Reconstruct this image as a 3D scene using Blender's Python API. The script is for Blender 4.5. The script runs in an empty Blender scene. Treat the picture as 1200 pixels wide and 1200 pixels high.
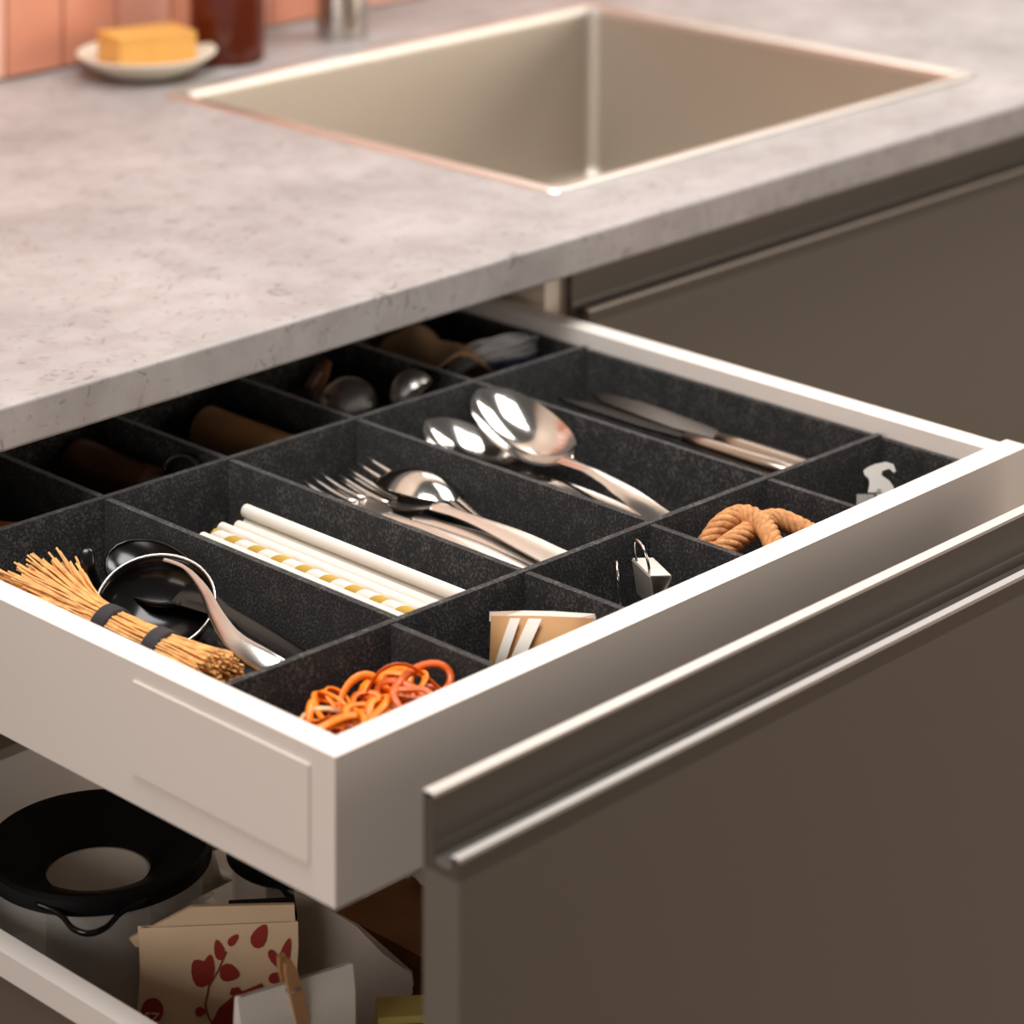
import bpy, bmesh, math, random
from mathutils import Vector, Matrix, Quaternion
random.seed(7)
S = bpy.context.scene
COL = S.collection
PI = math.pi

# ------------------------------------------------------------------ camera
F, HY = 3373.0, -665.0                        # focal length and horizon row in pixels of the 1200 px frame
YAW = math.atan2(3250, F)
CAM = Vector((-.9065, -1.355, 1.4585))
cam = bpy.data.cameras.new('camera')
cam.sensor_width = 36; cam.lens = F / 1200 * 36
cam.shift_y = -(600 - HY) / 1200
cam.clip_start = .05; cam.clip_end = 50
cam.dof.use_dof = True; cam.dof.focus_distance = 1.62; cam.dof.aperture_fstop = 6.0
co = bpy.data.objects.new('camera', cam); COL.objects.link(co)
co.location = CAM; co.rotation_euler = (PI/2, 0, YAW - PI/2)
S.camera = co

# ------------------------------------------------------------------ light
w = bpy.data.worlds.new('world'); S.world = w; w.use_nodes = True
w.node_tree.nodes['Background'].inputs[0].default_value = (1.0, .93, .86, 1)
w.node_tree.nodes['Background'].inputs[1].default_value = .13
def area(name, loc, target, sx, sy, power, color):
    l = bpy.data.lights.new(name, 'AREA'); l.shape = 'RECTANGLE'; l.size = sx; l.size_y = sy
    l.energy = power; l.color = color
    o = bpy.data.objects.new(name, l); COL.objects.link(o); o.location = loc
    o.rotation_euler = (Vector(target) - Vector(loc)).to_track_quat('-Z', 'Y').to_euler()
    return o
area('ceiling_light', (-.05, -.30, 2.6), (.2, -.1, .85), 1.0, 1.0, 44, (1, .97, .96))
area('ceiling_light_right', (1.75, -.15, 2.5), (.9, .1, .85), 1.0, .9, 34, (1, .96, .93))
area('window_light_right', (2.4, -2.1, 1.2), (.6, .05, .86), 1.2, 1.2, 32, (1, .87, .75))
area('window_light_left', (-2.3, -.5, 1.15), (.2, -.15, .75), 1.2, 1.1, 23, (1, .92, .885))
area('added_light_back', (1.72, .668, 1.56), (1.72, -1, 1.50), 1.24, .84, 4, (1, .96, .91))  # added out of view to light the scene and brighten metal edges
S.view_settings.view_transform = 'Standard'; S.view_settings.look = 'None'
S.view_settings.gamma = 1; S.view_settings.use_curve_mapping = False
S.view_settings.exposure = 0.0

# ------------------------------------------------------------------ helpers
R2 = Vector((math.sin(YAW), -math.cos(YAW))); F2 = Vector((math.cos(YAW), math.sin(YAW)))
def onz(px, py, z):                            # point at height z seen at a pixel of the photograph
    a = (px - 600) / F; b = -(py - HY) / F
    d = Vector((R2.x*a + F2.x, R2.y*a + F2.y, b))
    return CAM + d * ((z - CAM.z) / d.z)
def s2l(c):
    return tuple(((v/255)/12.92 if v/255 <= .04045 else ((v/255+.055)/1.055)**2.4) for v in c)
def mat(name, rgb, rough=.5, metal=0, bump=0, bscale=200, var=0, vscale=20, spec=.5, trans=0, ior=1.45, coat=0, alpha=1, sheen=0, rvar=0):
    m = bpy.data.materials.new(name); m.use_nodes = True
    nt = m.node_tree; b = nt.nodes['Principled BSDF']
    c = (*s2l(rgb), 1)
    b.inputs['Base Color'].default_value = c; b.inputs['Roughness'].default_value = rough
    b.inputs['Metallic'].default_value = metal; b.inputs['Specular IOR Level'].default_value = spec
    b.inputs['Transmission Weight'].default_value = trans; b.inputs['IOR'].default_value = ior
    b.inputs['Coat Weight'].default_value = coat; b.inputs['Sheen Weight'].default_value = sheen
    tc = nt.nodes.new('ShaderNodeTexCoord')
    if var:
        n = nt.nodes.new('ShaderNodeTexNoise'); n.inputs['Scale'].default_value = vscale; n.inputs['Detail'].default_value = 6
        nt.links.new(tc.outputs['Object'], n.inputs['Vector'])
        r = nt.nodes.new('ShaderNodeValToRGB')
        r.color_ramp.elements[0].position = .3; r.color_ramp.elements[1].position = .7
        r.color_ramp.elements[0].color = (*[v*(1-var) for v in c[:3]], 1)
        r.color_ramp.elements[1].color = (*[min(1, v*(1+var)) for v in c[:3]], 1)
        nt.links.new(n.outputs['Fac'], r.inputs['Fac']); nt.links.new(r.outputs['Color'], b.inputs['Base Color'])
    if bump:
        n = nt.nodes.new('ShaderNodeTexNoise'); n.inputs['Scale'].default_value = bscale; n.inputs['Detail'].default_value = 4
        nt.links.new(tc.outputs['Object'], n.inputs['Vector'])
        bp = nt.nodes.new('ShaderNodeBump'); bp.inputs['Strength'].default_value = bump; bp.inputs['Distance'].default_value = .001
        nt.links.new(n.outputs['Fac'], bp.inputs['Height']); nt.links.new(bp.outputs['Normal'], b.inputs['Normal'])
    return m
def prop(o, label=None, cat=None, group=None, kind=None):
    if label: o['label'] = label
    if cat: o['category'] = cat
    if group: o['group'] = group
    if kind: o['kind'] = kind
    return o
def thing(name, label, cat, loc=(0, 0, 0), rotz=0, group=None, parent=None):
    o = bpy.data.objects.new(name, None); o.empty_display_size = .02; COL.objects.link(o)
    o.location = loc; o.rotation_euler = (0, 0, rotz)
    prop(o, label, cat, group)
    return o
def obj(name, bm, m, parent=None, smooth=False, bevel=0, seg=2, keep=False):
    if bevel:
        es = [e for e in bm.edges if len(e.link_faces) == 2 and e.calc_face_angle(0) > .6]
        bmesh.ops.bevel(bm, geom=es, offset=bevel, segments=seg, affect='EDGES', profile=.5, clamp_overlap=True)
    bmesh.ops.recalc_face_normals(bm, faces=bm.faces[:])
    me = bpy.data.meshes.new(name); bm.to_mesh(me); bm.free()
    if smooth:
        for p in me.polygons: p.use_smooth = True
        if smooth == 'auto':
            me.set_sharp_from_angle(angle=.6)
    me.materials.append(m if not isinstance(m, str) else M[m])
    o = bpy.data.objects.new(name, me); COL.objects.link(o)
    if parent: o.parent = parent
    return o
def inst(name, me, parent=None):
    o = bpy.data.objects.new(name, me); COL.objects.link(o)
    if parent: o.parent = parent
    return o
def bx(x0, x1, y0, y1, z0, z1, bm=None):
    bm = bm or bmesh.new()
    vs = [bm.verts.new((x, y, z)) for z in (z0, z1) for x, y in ((x0, y0), (x1, y0), (x1, y1), (x0, y1))]
    for f in ((3, 2, 1, 0), (4, 5, 6, 7), (0, 1, 5, 4), (1, 2, 6, 5), (2, 3, 7, 6), (3, 0, 4, 7)):
        bm.faces.new([vs[i] for i in f])
    return bm
def lathe(prof, n=32, bm=None, cx=0, cy=0):
    bm = bm or bmesh.new(); rings = []
    for r, z in prof:
        if r < 1e-6: rings.append([bm.verts.new((cx, cy, z))])
        else: rings.append([bm.verts.new((cx + r*math.cos(2*PI*k/n), cy + r*math.sin(2*PI*k/n), z)) for k in range(n)])
    for a, b in zip(rings, rings[1:]):
        for k in range(n):
            q = (k+1) % n
            if len(a) == 1 and len(b) == 1: continue
            if len(a) == 1: bm.faces.new((a[0], b[k], b[q]))
            elif len(b) == 1: bm.faces.new((a[k], b[0], a[q]))
            else: bm.faces.new((a[k], b[k], b[q], a[q]))
    return bm
def tube(path, r, n=8, bm=None, closed=False, flat=1, up=None, caps=True):
    bm = bm or bmesh.new(); P = [Vector(p) for p in path]; N = len(P); rings = []
    prev = None
    for i, p in enumerate(P):
        t = (P[(i+1) % N] - P[i-1]) if closed else (P[min(i+1, N-1)] - P[max(i-1, 0)])
        t = t.normalized() if t.length > 1e-9 else Vector((0, 0, 1))
        if prev is None:
            ref = Vector(up) if up else (Vector((0, 0, 1)) if abs(t.z) < .9 else Vector((1, 0, 0)))
        else: ref = prev
        b = t.cross(ref); b = b.normalized() if b.length > 1e-6 else t.orthogonal().normalized()
        nrm = b.cross(t); prev = nrm
        rr = r[i] if isinstance(r, (list, tuple)) else r
        rings.append([bm.verts.new(p + b*math.cos(2*PI*k/n)*rr + nrm*math.sin(2*PI*k/n)*rr*flat) for k in range(n)])
    rng = range(N) if closed else range(N-1)
    for i in rng:
        a, b = rings[i], rings[(i+1) % N]
        for k in range(n):
            q = (k+1) % n; bm.faces.new((a[k], a[q], b[q], b[k]))
    if not closed and caps:
        bm.faces.new(rings[0][::-1]); bm.faces.new(rings[-1])
    return bm
def smoothpath(pts, n=8, closed=False):         # Catmull-Rom
    P = [Vector(p) for p in pts]; out = []; N = len(P)
    for i in range(N if closed else N-1):
        g = lambda k: P[k % N] if closed else P[min(max(k, 0), N-1)]
        a, b, c, d = g(i-1), g(i), g(i+1), g(i+2)
        for k in range(n):
            t = k/n
            out.append(.5*((2*b) + (c-a)*t + (2*a-5*b+4*c-d)*t*t + (3*b-a-3*c+d)*t**3))
    if not closed: out.append(P[-1])
    return out
def sheet(rows, thick=0):                        # grid of points to a surface with thickness
    bm = bmesh.new(); V = [[bm.verts.new(p) for p in r] for r in rows]
    for a, b in zip(V, V[1:]):
        for k in range(len(a)-1): bm.faces.new((a[k], a[k+1], b[k+1], b[k]))
    bmesh.ops.recalc_face_normals(bm, faces=bm.faces[:])
    if thick: bmesh.ops.solidify(bm, geom=bm.faces[:], thickness=thick)
    return bm
def poly(pts, z0, z1, bm=None, axis='z'):         # outline extruded
    bm = bm or bmesh.new()
    mk = {'z': lambda a, b, h: (a, b, h), 'x': lambda a, b, h: (h, a, b), 'y': lambda a, b, h: (a, h, b)}[axis]
    A = [bm.verts.new(mk(a, b, z0)) for a, b in pts]; B = [bm.verts.new(mk(a, b, z1)) for a, b in pts]
    bm.faces.new(A[::-1]); bm.faces.new(B); n = len(pts)
    for k in range(n): bm.faces.new((A[k], A[(k+1) % n], B[(k+1) % n], B[k]))
    return bm
def aim(o, p0, p1, roll=0):                       # local +Y runs from p0 to p1
    p0, p1 = Vector(p0), Vector(p1); y = (p1-p0).normalized()
    x = y.cross(Vector((0, 0, 1))).normalized(); z = x.cross(y)
    q = Matrix((x, y, z)).transposed().to_quaternion() @ Quaternion((0, 1, 0), roll)
    o.location = p0; o.rotation_mode = 'QUATERNION'; o.rotation_quaternion = q
    return o
def tip(o, pt, through, L, roll=0):               # tip at pt, shaft running through a second point
    pt = Vector(pt); d = (Vector(through)-pt).normalized()
    return aim(o, pt + d*L, pt, roll)
def copy_tree(o, label=None, parent=None):
    c = o.copy(); COL.objects.link(c); c.parent = parent
    if label: c['label'] = label
    for ch in list(o.children): copy_tree(ch, None, c)
    return c
def rrect(x0, x1, y0, y1, r, n=6):
    out = []
    for cx, cy, a in ((x1-r, y1-r, 0), (x0+r, y1-r, PI/2), (x0+r, y0+r, PI), (x1-r, y0+r, 3*PI/2)):
        for k in range(n+1):
            t = a + PI/2*k/n; out.append((cx + r*math.cos(t), cy + r*math.sin(t)))
    return out
def text_mesh(name, s, size, m, parent, depth=.0002):
    c = bpy.data.curves.new(name, 'FONT'); c.body = s; c.size = size; c.extrude = depth; c.align_x = 'CENTER'; c.align_y = 'CENTER'
    c.resolution_u = 3
    t = bpy.data.objects.new(name, c); me = bpy.data.meshes.new_from_object(t); bpy.data.objects.remove(t)
    me.materials.append(M[m]); o = bpy.data.objects.new(name, me); COL.objects.link(o); o.parent = parent
    return o

# ------------------------------------------------------------------ materials
M = {}
M['lacquer'] = mat('white_lacquer', (226, 217, 208), .38)
M['carcass'] = mat('carcass_melamine', (214, 202, 188), .5)
M['front'] = mat('dark_front', (104, 97, 88), .42, bump=.02, bscale=900)
M['profile'] = mat('anodised_profile', (88, 81, 74), .4, metal=.2)
M['highlight'] = mat('painted_edge_highlight', (196, 190, 183), .35, metal=.25)  # pale colour carries the highlight along the grip edges
M['clip'] = mat('clip_steel', (222, 214, 206), .42, metal=.6)
M['steel'] = mat('polished_steel', (206, 202, 197), .13, metal=1)
M['rimsteel'] = mat('rim_steel', (232, 228, 222), .36, metal=1)
M['steel2'] = mat('satin_steel', (192, 186, 180), .24, metal=1)
M['chrome'] = mat('chrome', (225, 222, 220), .07, metal=1)
M['blackn'] = mat('black_nylon', (16, 15, 15), .22)
M['blackm'] = mat('black_steel_and_reflection', (26, 24, 23), .16, metal=.3)  # black metal; also the dark reflection painted on the ladle bowl
M['blackp'] = mat('black_plastic', (9, 9, 10), .45, spec=.3)
M['darkblade'] = mat('dark_blade', (84, 78, 74), .26, metal=1)
M['satin'] = mat('satin_fork_steel', (214, 206, 198), .3, metal=1)
M['knife'] = mat('knife_steel', (150, 138, 126), .28, metal=1)
M['rubber'] = mat('black_band', (38, 38, 42), .6)
M['straw'] = mat('white_paper_straw', (222, 214, 202), .55)
M['bristle'] = mat('bristle_fibre', (238, 178, 112), .6, var=.28, vscale=150)
M['rope'] = mat('rope_fibre', (192, 134, 82), .75, var=.3, vscale=300, bump=.4, bscale=800)
M['soap'] = mat('soap', (212, 158, 80), .5, var=.06, vscale=40)
M['dish'] = mat('cream_dish', (222, 212, 192), .35)
M['amber'] = mat('amber_glass', (150, 60, 24), .06, trans=.8)
M['walnut'] = mat('walnut', (96, 56, 34), .35, var=.3, vscale=25)
M['wood'] = mat('pale_wood', (176, 128, 84), .5, var=.18, vscale=30)
M['board'] = mat('board_wood', (140, 88, 42), .5, var=.3, vscale=18)
M['kraft'] = mat('kraft_paper', (196, 148, 98), .7, var=.08, vscale=40)
M['cream'] = mat('cream_paper', (224, 194, 158), .75, var=.05, vscale=30)
M['white'] = mat('white_paper', (226, 218, 206), .7)
M['red'] = mat('red_print', (150, 38, 22), .7)
M['ink'] = mat('dark_ink', (40, 34, 28), .7)
M['yellow'] = mat('yellow_label', (178, 160, 84), .6)
M['cloth'] = mat('beige_cloth', (176, 140, 104), .85, var=.15, vscale=60, bump=.3, bscale=900)
M['blue'] = mat('blue_thread', (132, 148, 196), .8)
M['whitethread'] = mat('white_thread', (226, 226, 226), .8)
M['grout'] = mat('grout', (206, 186, 170), .85)
M['floorm'] = mat('floor_oak', (120, 92, 68), .5, var=.25, vscale=6)
M['glass'] = mat('clear_glass', (235, 233, 228), .04)
M['glass'].node_tree.nodes['Principled BSDF'].inputs['Alpha'].default_value = .16
M['side'] = mat('taupe_side', (104, 90, 76), .5)
M['frost'] = mat('frosted_plastic', (232, 220, 204), .35, trans=.25, ior=1.2)
M['frost'].node_tree.nodes['Principled BSDF'].inputs['Alpha'].default_value = .72
M['clearbag'] = mat('translucent_bag', (206, 194, 182), .4, trans=.35, ior=1.15)
M['orangewood'] = mat('orange_wood', (168, 100, 54), .5)
M['china'] = mat('white_sachet', (236, 228, 216), .6)

def felt():
    m = bpy.data.materials.new('charcoal_felt'); m.use_nodes = True; nt = m.node_tree; b = nt.nodes['Principled BSDF']
    tc = nt.nodes.new('ShaderNodeTexCoord')
    n = nt.nodes.new('ShaderNodeTexNoise'); n.inputs['Scale'].default_value = 620; n.inputs['Detail'].default_value = 3
    n2 = nt.nodes.new('ShaderNodeTexNoise'); n2.inputs['Scale'].default_value = 90; n2.inputs['Detail'].default_value = 2
    nt.links.new(tc.outputs['Object'], n.inputs['Vector']); nt.links.new(tc.outputs['Object'], n2.inputs['Vector'])
    mx = nt.nodes.new('ShaderNodeMath'); mx.operation = 'MULTIPLY_ADD'; mx.inputs[1].default_value = .35
    nt.links.new(n2.outputs['Fac'], mx.inputs[0]); nt.links.new(n.outputs['Fac'], mx.inputs[2])
    r = nt.nodes.new('ShaderNodeValToRGB'); e = r.color_ramp.elements
    e[0].position = .56; e[0].color = (*s2l((22, 21, 21)), 1); e[1].position = .86; e[1].color = (*s2l((80, 77, 74)), 1)
    x = e.new(.7); x.color = (*s2l((33, 32, 31)), 1)
    nt.links.new(mx.outputs[0], r.inputs['Fac']); nt.links.new(r.outputs['Color'], b.inputs['Base Color'])
    b.inputs['Roughness'].default_value = .95; b.inputs['Specular IOR Level'].default_value = .1
    b.inputs['Sheen Weight'].default_value = .25; b.inputs['Sheen Roughness'].default_value = .5
    bp = nt.nodes.new('ShaderNodeBump'); bp.inputs['Strength'].default_value = .5; bp.inputs['Distance'].default_value = .001
    nt.links.new(n.outputs['Fac'], bp.inputs['Height']); nt.links.new(bp.outputs['Normal'], b.inputs['Normal'])
    return m
M['felt'] = felt()
def concrete():
    m = bpy.data.materials.new('concrete_laminate'); m.use_nodes = True; nt = m.node_tree; b = nt.nodes['Principled BSDF']
    tc = nt.nodes.new('ShaderNodeTexCoord')
    def noise(s, d, dist=0):
        n = nt.nodes.new('ShaderNodeTexNoise'); n.inputs['Scale'].default_value = s; n.inputs['Detail'].default_value = d
        n.inputs['Distortion'].default_value = dist
        nt.links.new(tc.outputs['Object'], n.inputs['Vector']); return n
    a = noise(9, 8); f = noise(75, 5, 2.0); g = noise(38, 3, .6)
    r = nt.nodes.new('ShaderNodeValToRGB'); e = r.color_ramp.elements
    e[0].position = .32; e[0].color = (*s2l((146, 142, 140)), 1); e[1].position = .68; e[1].color = (*s2l((168, 163, 161)), 1)
    nt.links.new(a.outputs['Fac'], r.inputs['Fac'])
    r2 = nt.nodes.new('ShaderNodeValToRGB'); e = r2.color_ramp.elements
    e[0].position = .3; e[0].color = (.64, .61, .60, 1); e[1].position = .42; e[1].color = (1, 1, 1, 1)
    nt.links.new(f.outputs['Fac'], r2.inputs['Fac'])
    r3 = nt.nodes.new('ShaderNodeValToRGB'); e = r3.color_ramp.elements
    e[0].position = .35; e[0].color = (.88, .85, .84, 1); e[1].position = .6; e[1].color = (1.0, 1.0, 1.0, 1)
    nt.links.new(g.outputs['Fac'], r3.inputs['Fac'])
    def mul(x, y):
        q = nt.nodes.new('ShaderNodeMix'); q.data_type = 'RGBA'; q.blend_type = 'MULTIPLY'; q.inputs[0].default_value = 1
        nt.links.new(x, q.inputs[6]); nt.links.new(y, q.inputs[7]); return q.outputs[2]
    nt.links.new(mul(mul(r.outputs[0], r2.outputs[0]), r3.outputs[0]), b.inputs['Base Color'])
    b.inputs['Roughness'].default_value = .5
    bp = nt.nodes.new('ShaderNodeBump'); bp.inputs['Strength'].default_value = .08; bp.inputs['Distance'].default_value = .001
    nt.links.new(f.outputs['Fac'], bp.inputs['Height']); nt.links.new(bp.outputs['Normal'], b.inputs['Normal'])
    return m
M['concrete'] = concrete()
def brushed():
    m = mat('brushed_steel', (200, 192, 180), .3, metal=1); nt = m.node_tree; b = nt.nodes['Principled BSDF']
    tc = nt.nodes.new('ShaderNodeTexCoord'); mp = nt.nodes.new('ShaderNodeMapping'); mp.inputs['Scale'].default_value = (3, 3, 160)
    n = nt.nodes.new('ShaderNodeTexNoise'); n.inputs['Scale'].default_value = 3; n.inputs['Detail'].default_value = 3
    nt.links.new(tc.outputs['Object'], mp.inputs[0]); nt.links.new(mp.outputs[0], n.inputs['Vector'])
    mr = nt.nodes.new('ShaderNodeMapRange'); mr.inputs[3].default_value = .40; mr.inputs[4].default_value = .52
    nt.links.new(n.outputs['Fac'], mr.inputs[0]); nt.links.new(mr.outputs[0], b.inputs['Roughness'])
    return m
M['brushed'] = brushed()
def tilemat():
    m = bpy.data.materials.new('glazed_tile'); m.use_nodes = True; nt = m.node_tree; b = nt.nodes['Principled BSDF']
    oi = nt.nodes.new('ShaderNodeObjectInfo'); tc = nt.nodes.new('ShaderNodeTexCoord')
    n = nt.nodes.new('ShaderNodeTexNoise'); n.inputs['Scale'].default_value = 14; n.inputs['Detail'].default_value = 3
    nt.links.new(tc.outputs['Object'], n.inputs['Vector'])
    ad = nt.nodes.new('ShaderNodeMath'); ad.operation = 'MULTIPLY_ADD'; ad.inputs[1].default_value = .45
    nt.links.new(n.outputs['Fac'], ad.inputs[0]); nt.links.new(oi.outputs['Random'], ad.inputs[2])
    r = nt.nodes.new('ShaderNodeValToRGB'); e = r.color_ramp.elements
    e[0].position = .1; e[0].color = (*s2l((196, 118, 84)), 1); e[1].position = 1.2; e[1].color = (*s2l((226, 172, 150)), 1)
    nt.links.new(ad.outputs[0], r.inputs['Fac']); nt.links.new(r.outputs['Color'], b.inputs['Base Color'])
    b.inputs['Roughness'].default_value = .22
    return m
M['tile'] = tilemat()
def stripemat():
    m = mat('gold_striped_straw', (222, 214, 202), .5); nt = m.node_tree; b = nt.nodes['Principled BSDF']
    tc = nt.nodes.new('ShaderNodeTexCoord'); sx = nt.nodes.new('ShaderNodeSeparateXYZ'); nt.links.new(tc.outputs['Object'], sx.inputs[0])
    at = nt.nodes.new('ShaderNodeMath'); at.operation = 'ARCTAN2'; nt.links.new(sx.outputs['X'], at.inputs[0]); nt.links.new(sx.outputs['Z'], at.inputs[1])
    a = nt.nodes.new('ShaderNodeMath'); a.operation = 'MULTIPLY'; a.inputs[1].default_value = 1/(2*PI); nt.links.new(at.outputs[0], a.inputs[0])
    y = nt.nodes.new('ShaderNodeMath'); y.operation = 'MULTIPLY_ADD'; y.inputs[1].default_value = 48; nt.links.new(sx.outputs['Y'], y.inputs[0]); nt.links.new(a.outputs[0], y.inputs[2])
    f = nt.nodes.new('ShaderNodeMath'); f.operation = 'FRACT'; nt.links.new(y.outputs[0], f.inputs[0])
    g = nt.nodes.new('ShaderNodeMath'); g.operation = 'LESS_THAN'; g.inputs[1].default_value = .45; nt.links.new(f.outputs[0], g.inputs[0])
    mx = nt.nodes.new('ShaderNodeMix'); mx.data_type = 'RGBA'; nt.links.new(g.outputs[0], mx.inputs[0])
    mx.inputs[6].default_value = (*s2l((222, 214, 202)), 1); mx.inputs[7].default_value = (*s2l((184, 148, 62)), 1)
    nt.links.new(mx.outputs[2], b.inputs['Base Color'])
    return m
M['stripe'] = stripemat()
M['band'] = mat('rubber_orange', (240, 126, 14), .35)
M['band2'] = mat('rubber_amber', (206, 88, 12), .35)
M['band3'] = mat('rubber_pale', (232, 188, 138), .35)

# ------------------------------------------------------------------ setting
WY = .684
prop(obj('floor', bx(-3, 4, -4, WY, -.05, 0), 'floorm'), kind='structure')
wall = prop(obj('wall_back', bx(-3, 4, WY, WY+.12, 0, 2.6), 'grout'), kind='structure')
TW, TH = .0605, .22
tm = obj('tile', bx(-TW/2+.0016, TW/2-.0016, -.006, 0, .0016, TH-.0016), 'tile', wall, bevel=.0018)
first = True
for r in range(3):
    for k in range(36):
        x = -.35 + k*TW + .018; z = .902 + r*TH
        o = tm if first else inst('tile', tm.data, wall); first = False
        o.location = (x + TW/2, WY + random.uniform(-.0006, 0), z)
        o.rotation_euler = (random.uniform(-.006, .006), 0, random.uniform(-.012, .012))

# added window, out of view past the sink, framing the added back light
wn = obj('added_window', bx(1.06, 2.38, .672, .677, 1.10, 2.02), 'lacquer'); prop(wn, kind='structure')
for a in ((1.06, 1.10, 1.10, 2.02), (2.34, 2.38, 1.10, 2.02), (1.10, 2.34, 1.10, 1.14), (1.10, 2.34, 1.98, 2.02)):
    obj('added_window_frame', bx(a[0], a[1], .640, .672, a[2], a[3]), 'lacquer', wn, bevel=.002)

# worktop with the sink cut out
SX0, SX1, SY0, SY1 = .634, 1.172, .084, .542
bm = bmesh.new()
outer = [(-.62, 0), (1.95, 0), (1.95, WY-.001), (-.62, WY-.001)]
inner = rrect(SX0-.001, SX1+.001, SY0-.001, SY1+.001, .014)
loops = []
for L in (outer, inner):
    vs = [bm.verts.new((x, y, .9)) for x, y in L]
    loops += [bm.edges.new((vs[k], vs[(k+1) % len(vs)])) for k in range(len(vs))]
bmesh.ops.triangle_fill(bm, use_beauty=True, use_dissolve=False, edges=loops)
g = bmesh.ops.extrude_face_region(bm, geom=bm.faces[:])
for v in [v for v in g['geom'] if isinstance(v, bmesh.types.BMVert)]: v.co.z = .8735
es = [e for e in bm.edges if all(abs(v.co.y) < 1e-6 for v in e.verts) and abs(e.verts[0].co.z - e.verts[1].co.z) < 1e-6]
bmesh.ops.bevel(bm, geom=es, offset=.0022, segments=3, affect='EDGES', profile=.5)
o = obj('worktop', bm, 'concrete')
prop(o, 'grey concrete-look laminate worktop running over the cabinets', 'worktop')

# sink
t = thing('kitchen_sink', 'inset square stainless steel sink bowl in the grey worktop', 'sink', ((SX0+SX1)/2, (SY0+SY1)/2, .9))
cx, cy = t.location.x, t.location.y
def ring(bm, inset, r, z):
    return [bm.verts.new((x-cx, y-cy, z)) for x, y in rrect(SX0+inset, SX1-inset, SY0+inset, SY1-inset, r)]
def loft(rings, cap=True):
    bm = bmesh.new(); R = [ring(bm, *q) for q in rings]
    for a, b in zip(R, R[1:]):
        n = len(a)
        for k in range(n): bm.faces.new((a[k], a[(k+1) % n], b[(k+1) % n], b[k]))
    if cap: bm.faces.new(R[-1])
    return bm
obj('rim', loft([(0, .013, -.004), (-.001, .014, .0006), (0, .013, .0020), (.0015, .0125, .0025), (.0105, .012, .0022), (.0128, .0115, .0008), (.0138, .011, -.004)], False), 'rimsteel', t, smooth='auto')
bw = loft([(.0136, .0112, -.004), (.0142, .012, -.010), (.0150, .012, -.150), (.019, .016, -.163), (.028, .024, -.171), (.042, .03, -.174)])
obj('bowl', bw, 'brushed', t, smooth='auto')
dr = lathe([(.057, -.1738), (.055, -.1722), (.042, -.1724), (.038, -.1738), (.02, -.1738), (0, -.1736)], 32)
obj('drain', dr, 'chrome', t, smooth='auto')

# ------------------------------------------------------------------ cabinets
def cabinet(name, x0, x1, label, front=True):
    t = thing(name, label, 'cabinet', ((x0+x1)/2, .061, .0)); ox, oy = t.location.x, t.location.y
    def P(n, a, m='carcass', **k):
        return obj(n, bx(a[0]-ox, a[1]-ox, a[2]-oy, a[3]-oy, a[4], a[5]), m, t, **k)
    P('side_panel', (x0+.001, x0+.018, .061, .64, .10, .8725)); P('side_panel', (x1-.018, x1-.001, .061, .64, .10, .8725))
    P('bottom_panel', (x0+.018, x1-.018, .061, .64, .10, .118)); P('back_panel', (x0+.018, x1-.018, .634, .64, .118, .8725))
    P('plinth', (x0, x1, .11, .126, .0, .10), 'front')
    return t
def front_panel(parent, x0, x1, yb, z_top, z_lip, z0, off):
    """J-pull front: thin rear plate rising to z_top, groove, 4.5 mm lip, slab below; yb = back face"""
    ox, oy, oz = off
    y = yb - oy
    g = z_lip - .006
    lz, tz = z_lip-oz, z_top-oz
    prof = [(y, z0-oz), (y-.0228, z0-oz), (y-.0228, lz-.0018), (y-.0226, lz-.0010), (y-.0221, lz-.0004), (y-.0211, lz), (y-.0192, lz), (y-.0185, lz-.0005), (y-.0182, lz-.0012), (y-.0178, g+.0016-oz), (y-.016, g-oz), (y-.010, g-oz), (y-.0075, g+.002-oz), (y-.0066, g+.008-oz), (y-.0066, tz-.0014), (y-.0063, tz-.0006), (y-.0056, tz), (y-.001, tz), (y, tz-.001)]
    k = obj('front_slab', poly([(prof[0]), (prof[1]), (y-.0228, g-.004-oz), (y, g-.004-oz)], x0-ox, x1-ox, axis='x'), 'front', parent, bevel=.0005)
    pr = [(y, g-.004-oz), (y-.0228, g-.004-oz)] + prof[2:]
    h = obj('grip_profile', poly(pr, x0-ox, x1-ox, axis='x'), 'profile', k)
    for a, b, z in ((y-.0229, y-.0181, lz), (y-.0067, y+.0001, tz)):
        obj('edge_highlight', bx(x0-ox, x1-ox, a, b, z-.0014, z+.0004), 'highlight', k, bevel=.0005)  # pale strips put in for the bright glint on lip and plate
    return k
c0 = cabinet('base_cabinet', -.018, .615, 'open base cabinet whose inner cutlery drawer and tall drawer are pulled out')
c1 = cabinet('base_cabinet', .616, 1.236, 'closed base cabinet with dark front under the sink')
c2 = cabinet('base_cabinet', -.64, -.019, 'closed base cabinet with dark front beside the open drawers')
c3 = cabinet('base_cabinet', 1.237, 1.88, 'closed base cabinet with dark front past the sink')
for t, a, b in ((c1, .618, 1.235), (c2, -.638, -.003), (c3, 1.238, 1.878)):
    front_panel(t, a, b, .060, .853, .829, .105, tuple(t.location))

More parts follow.
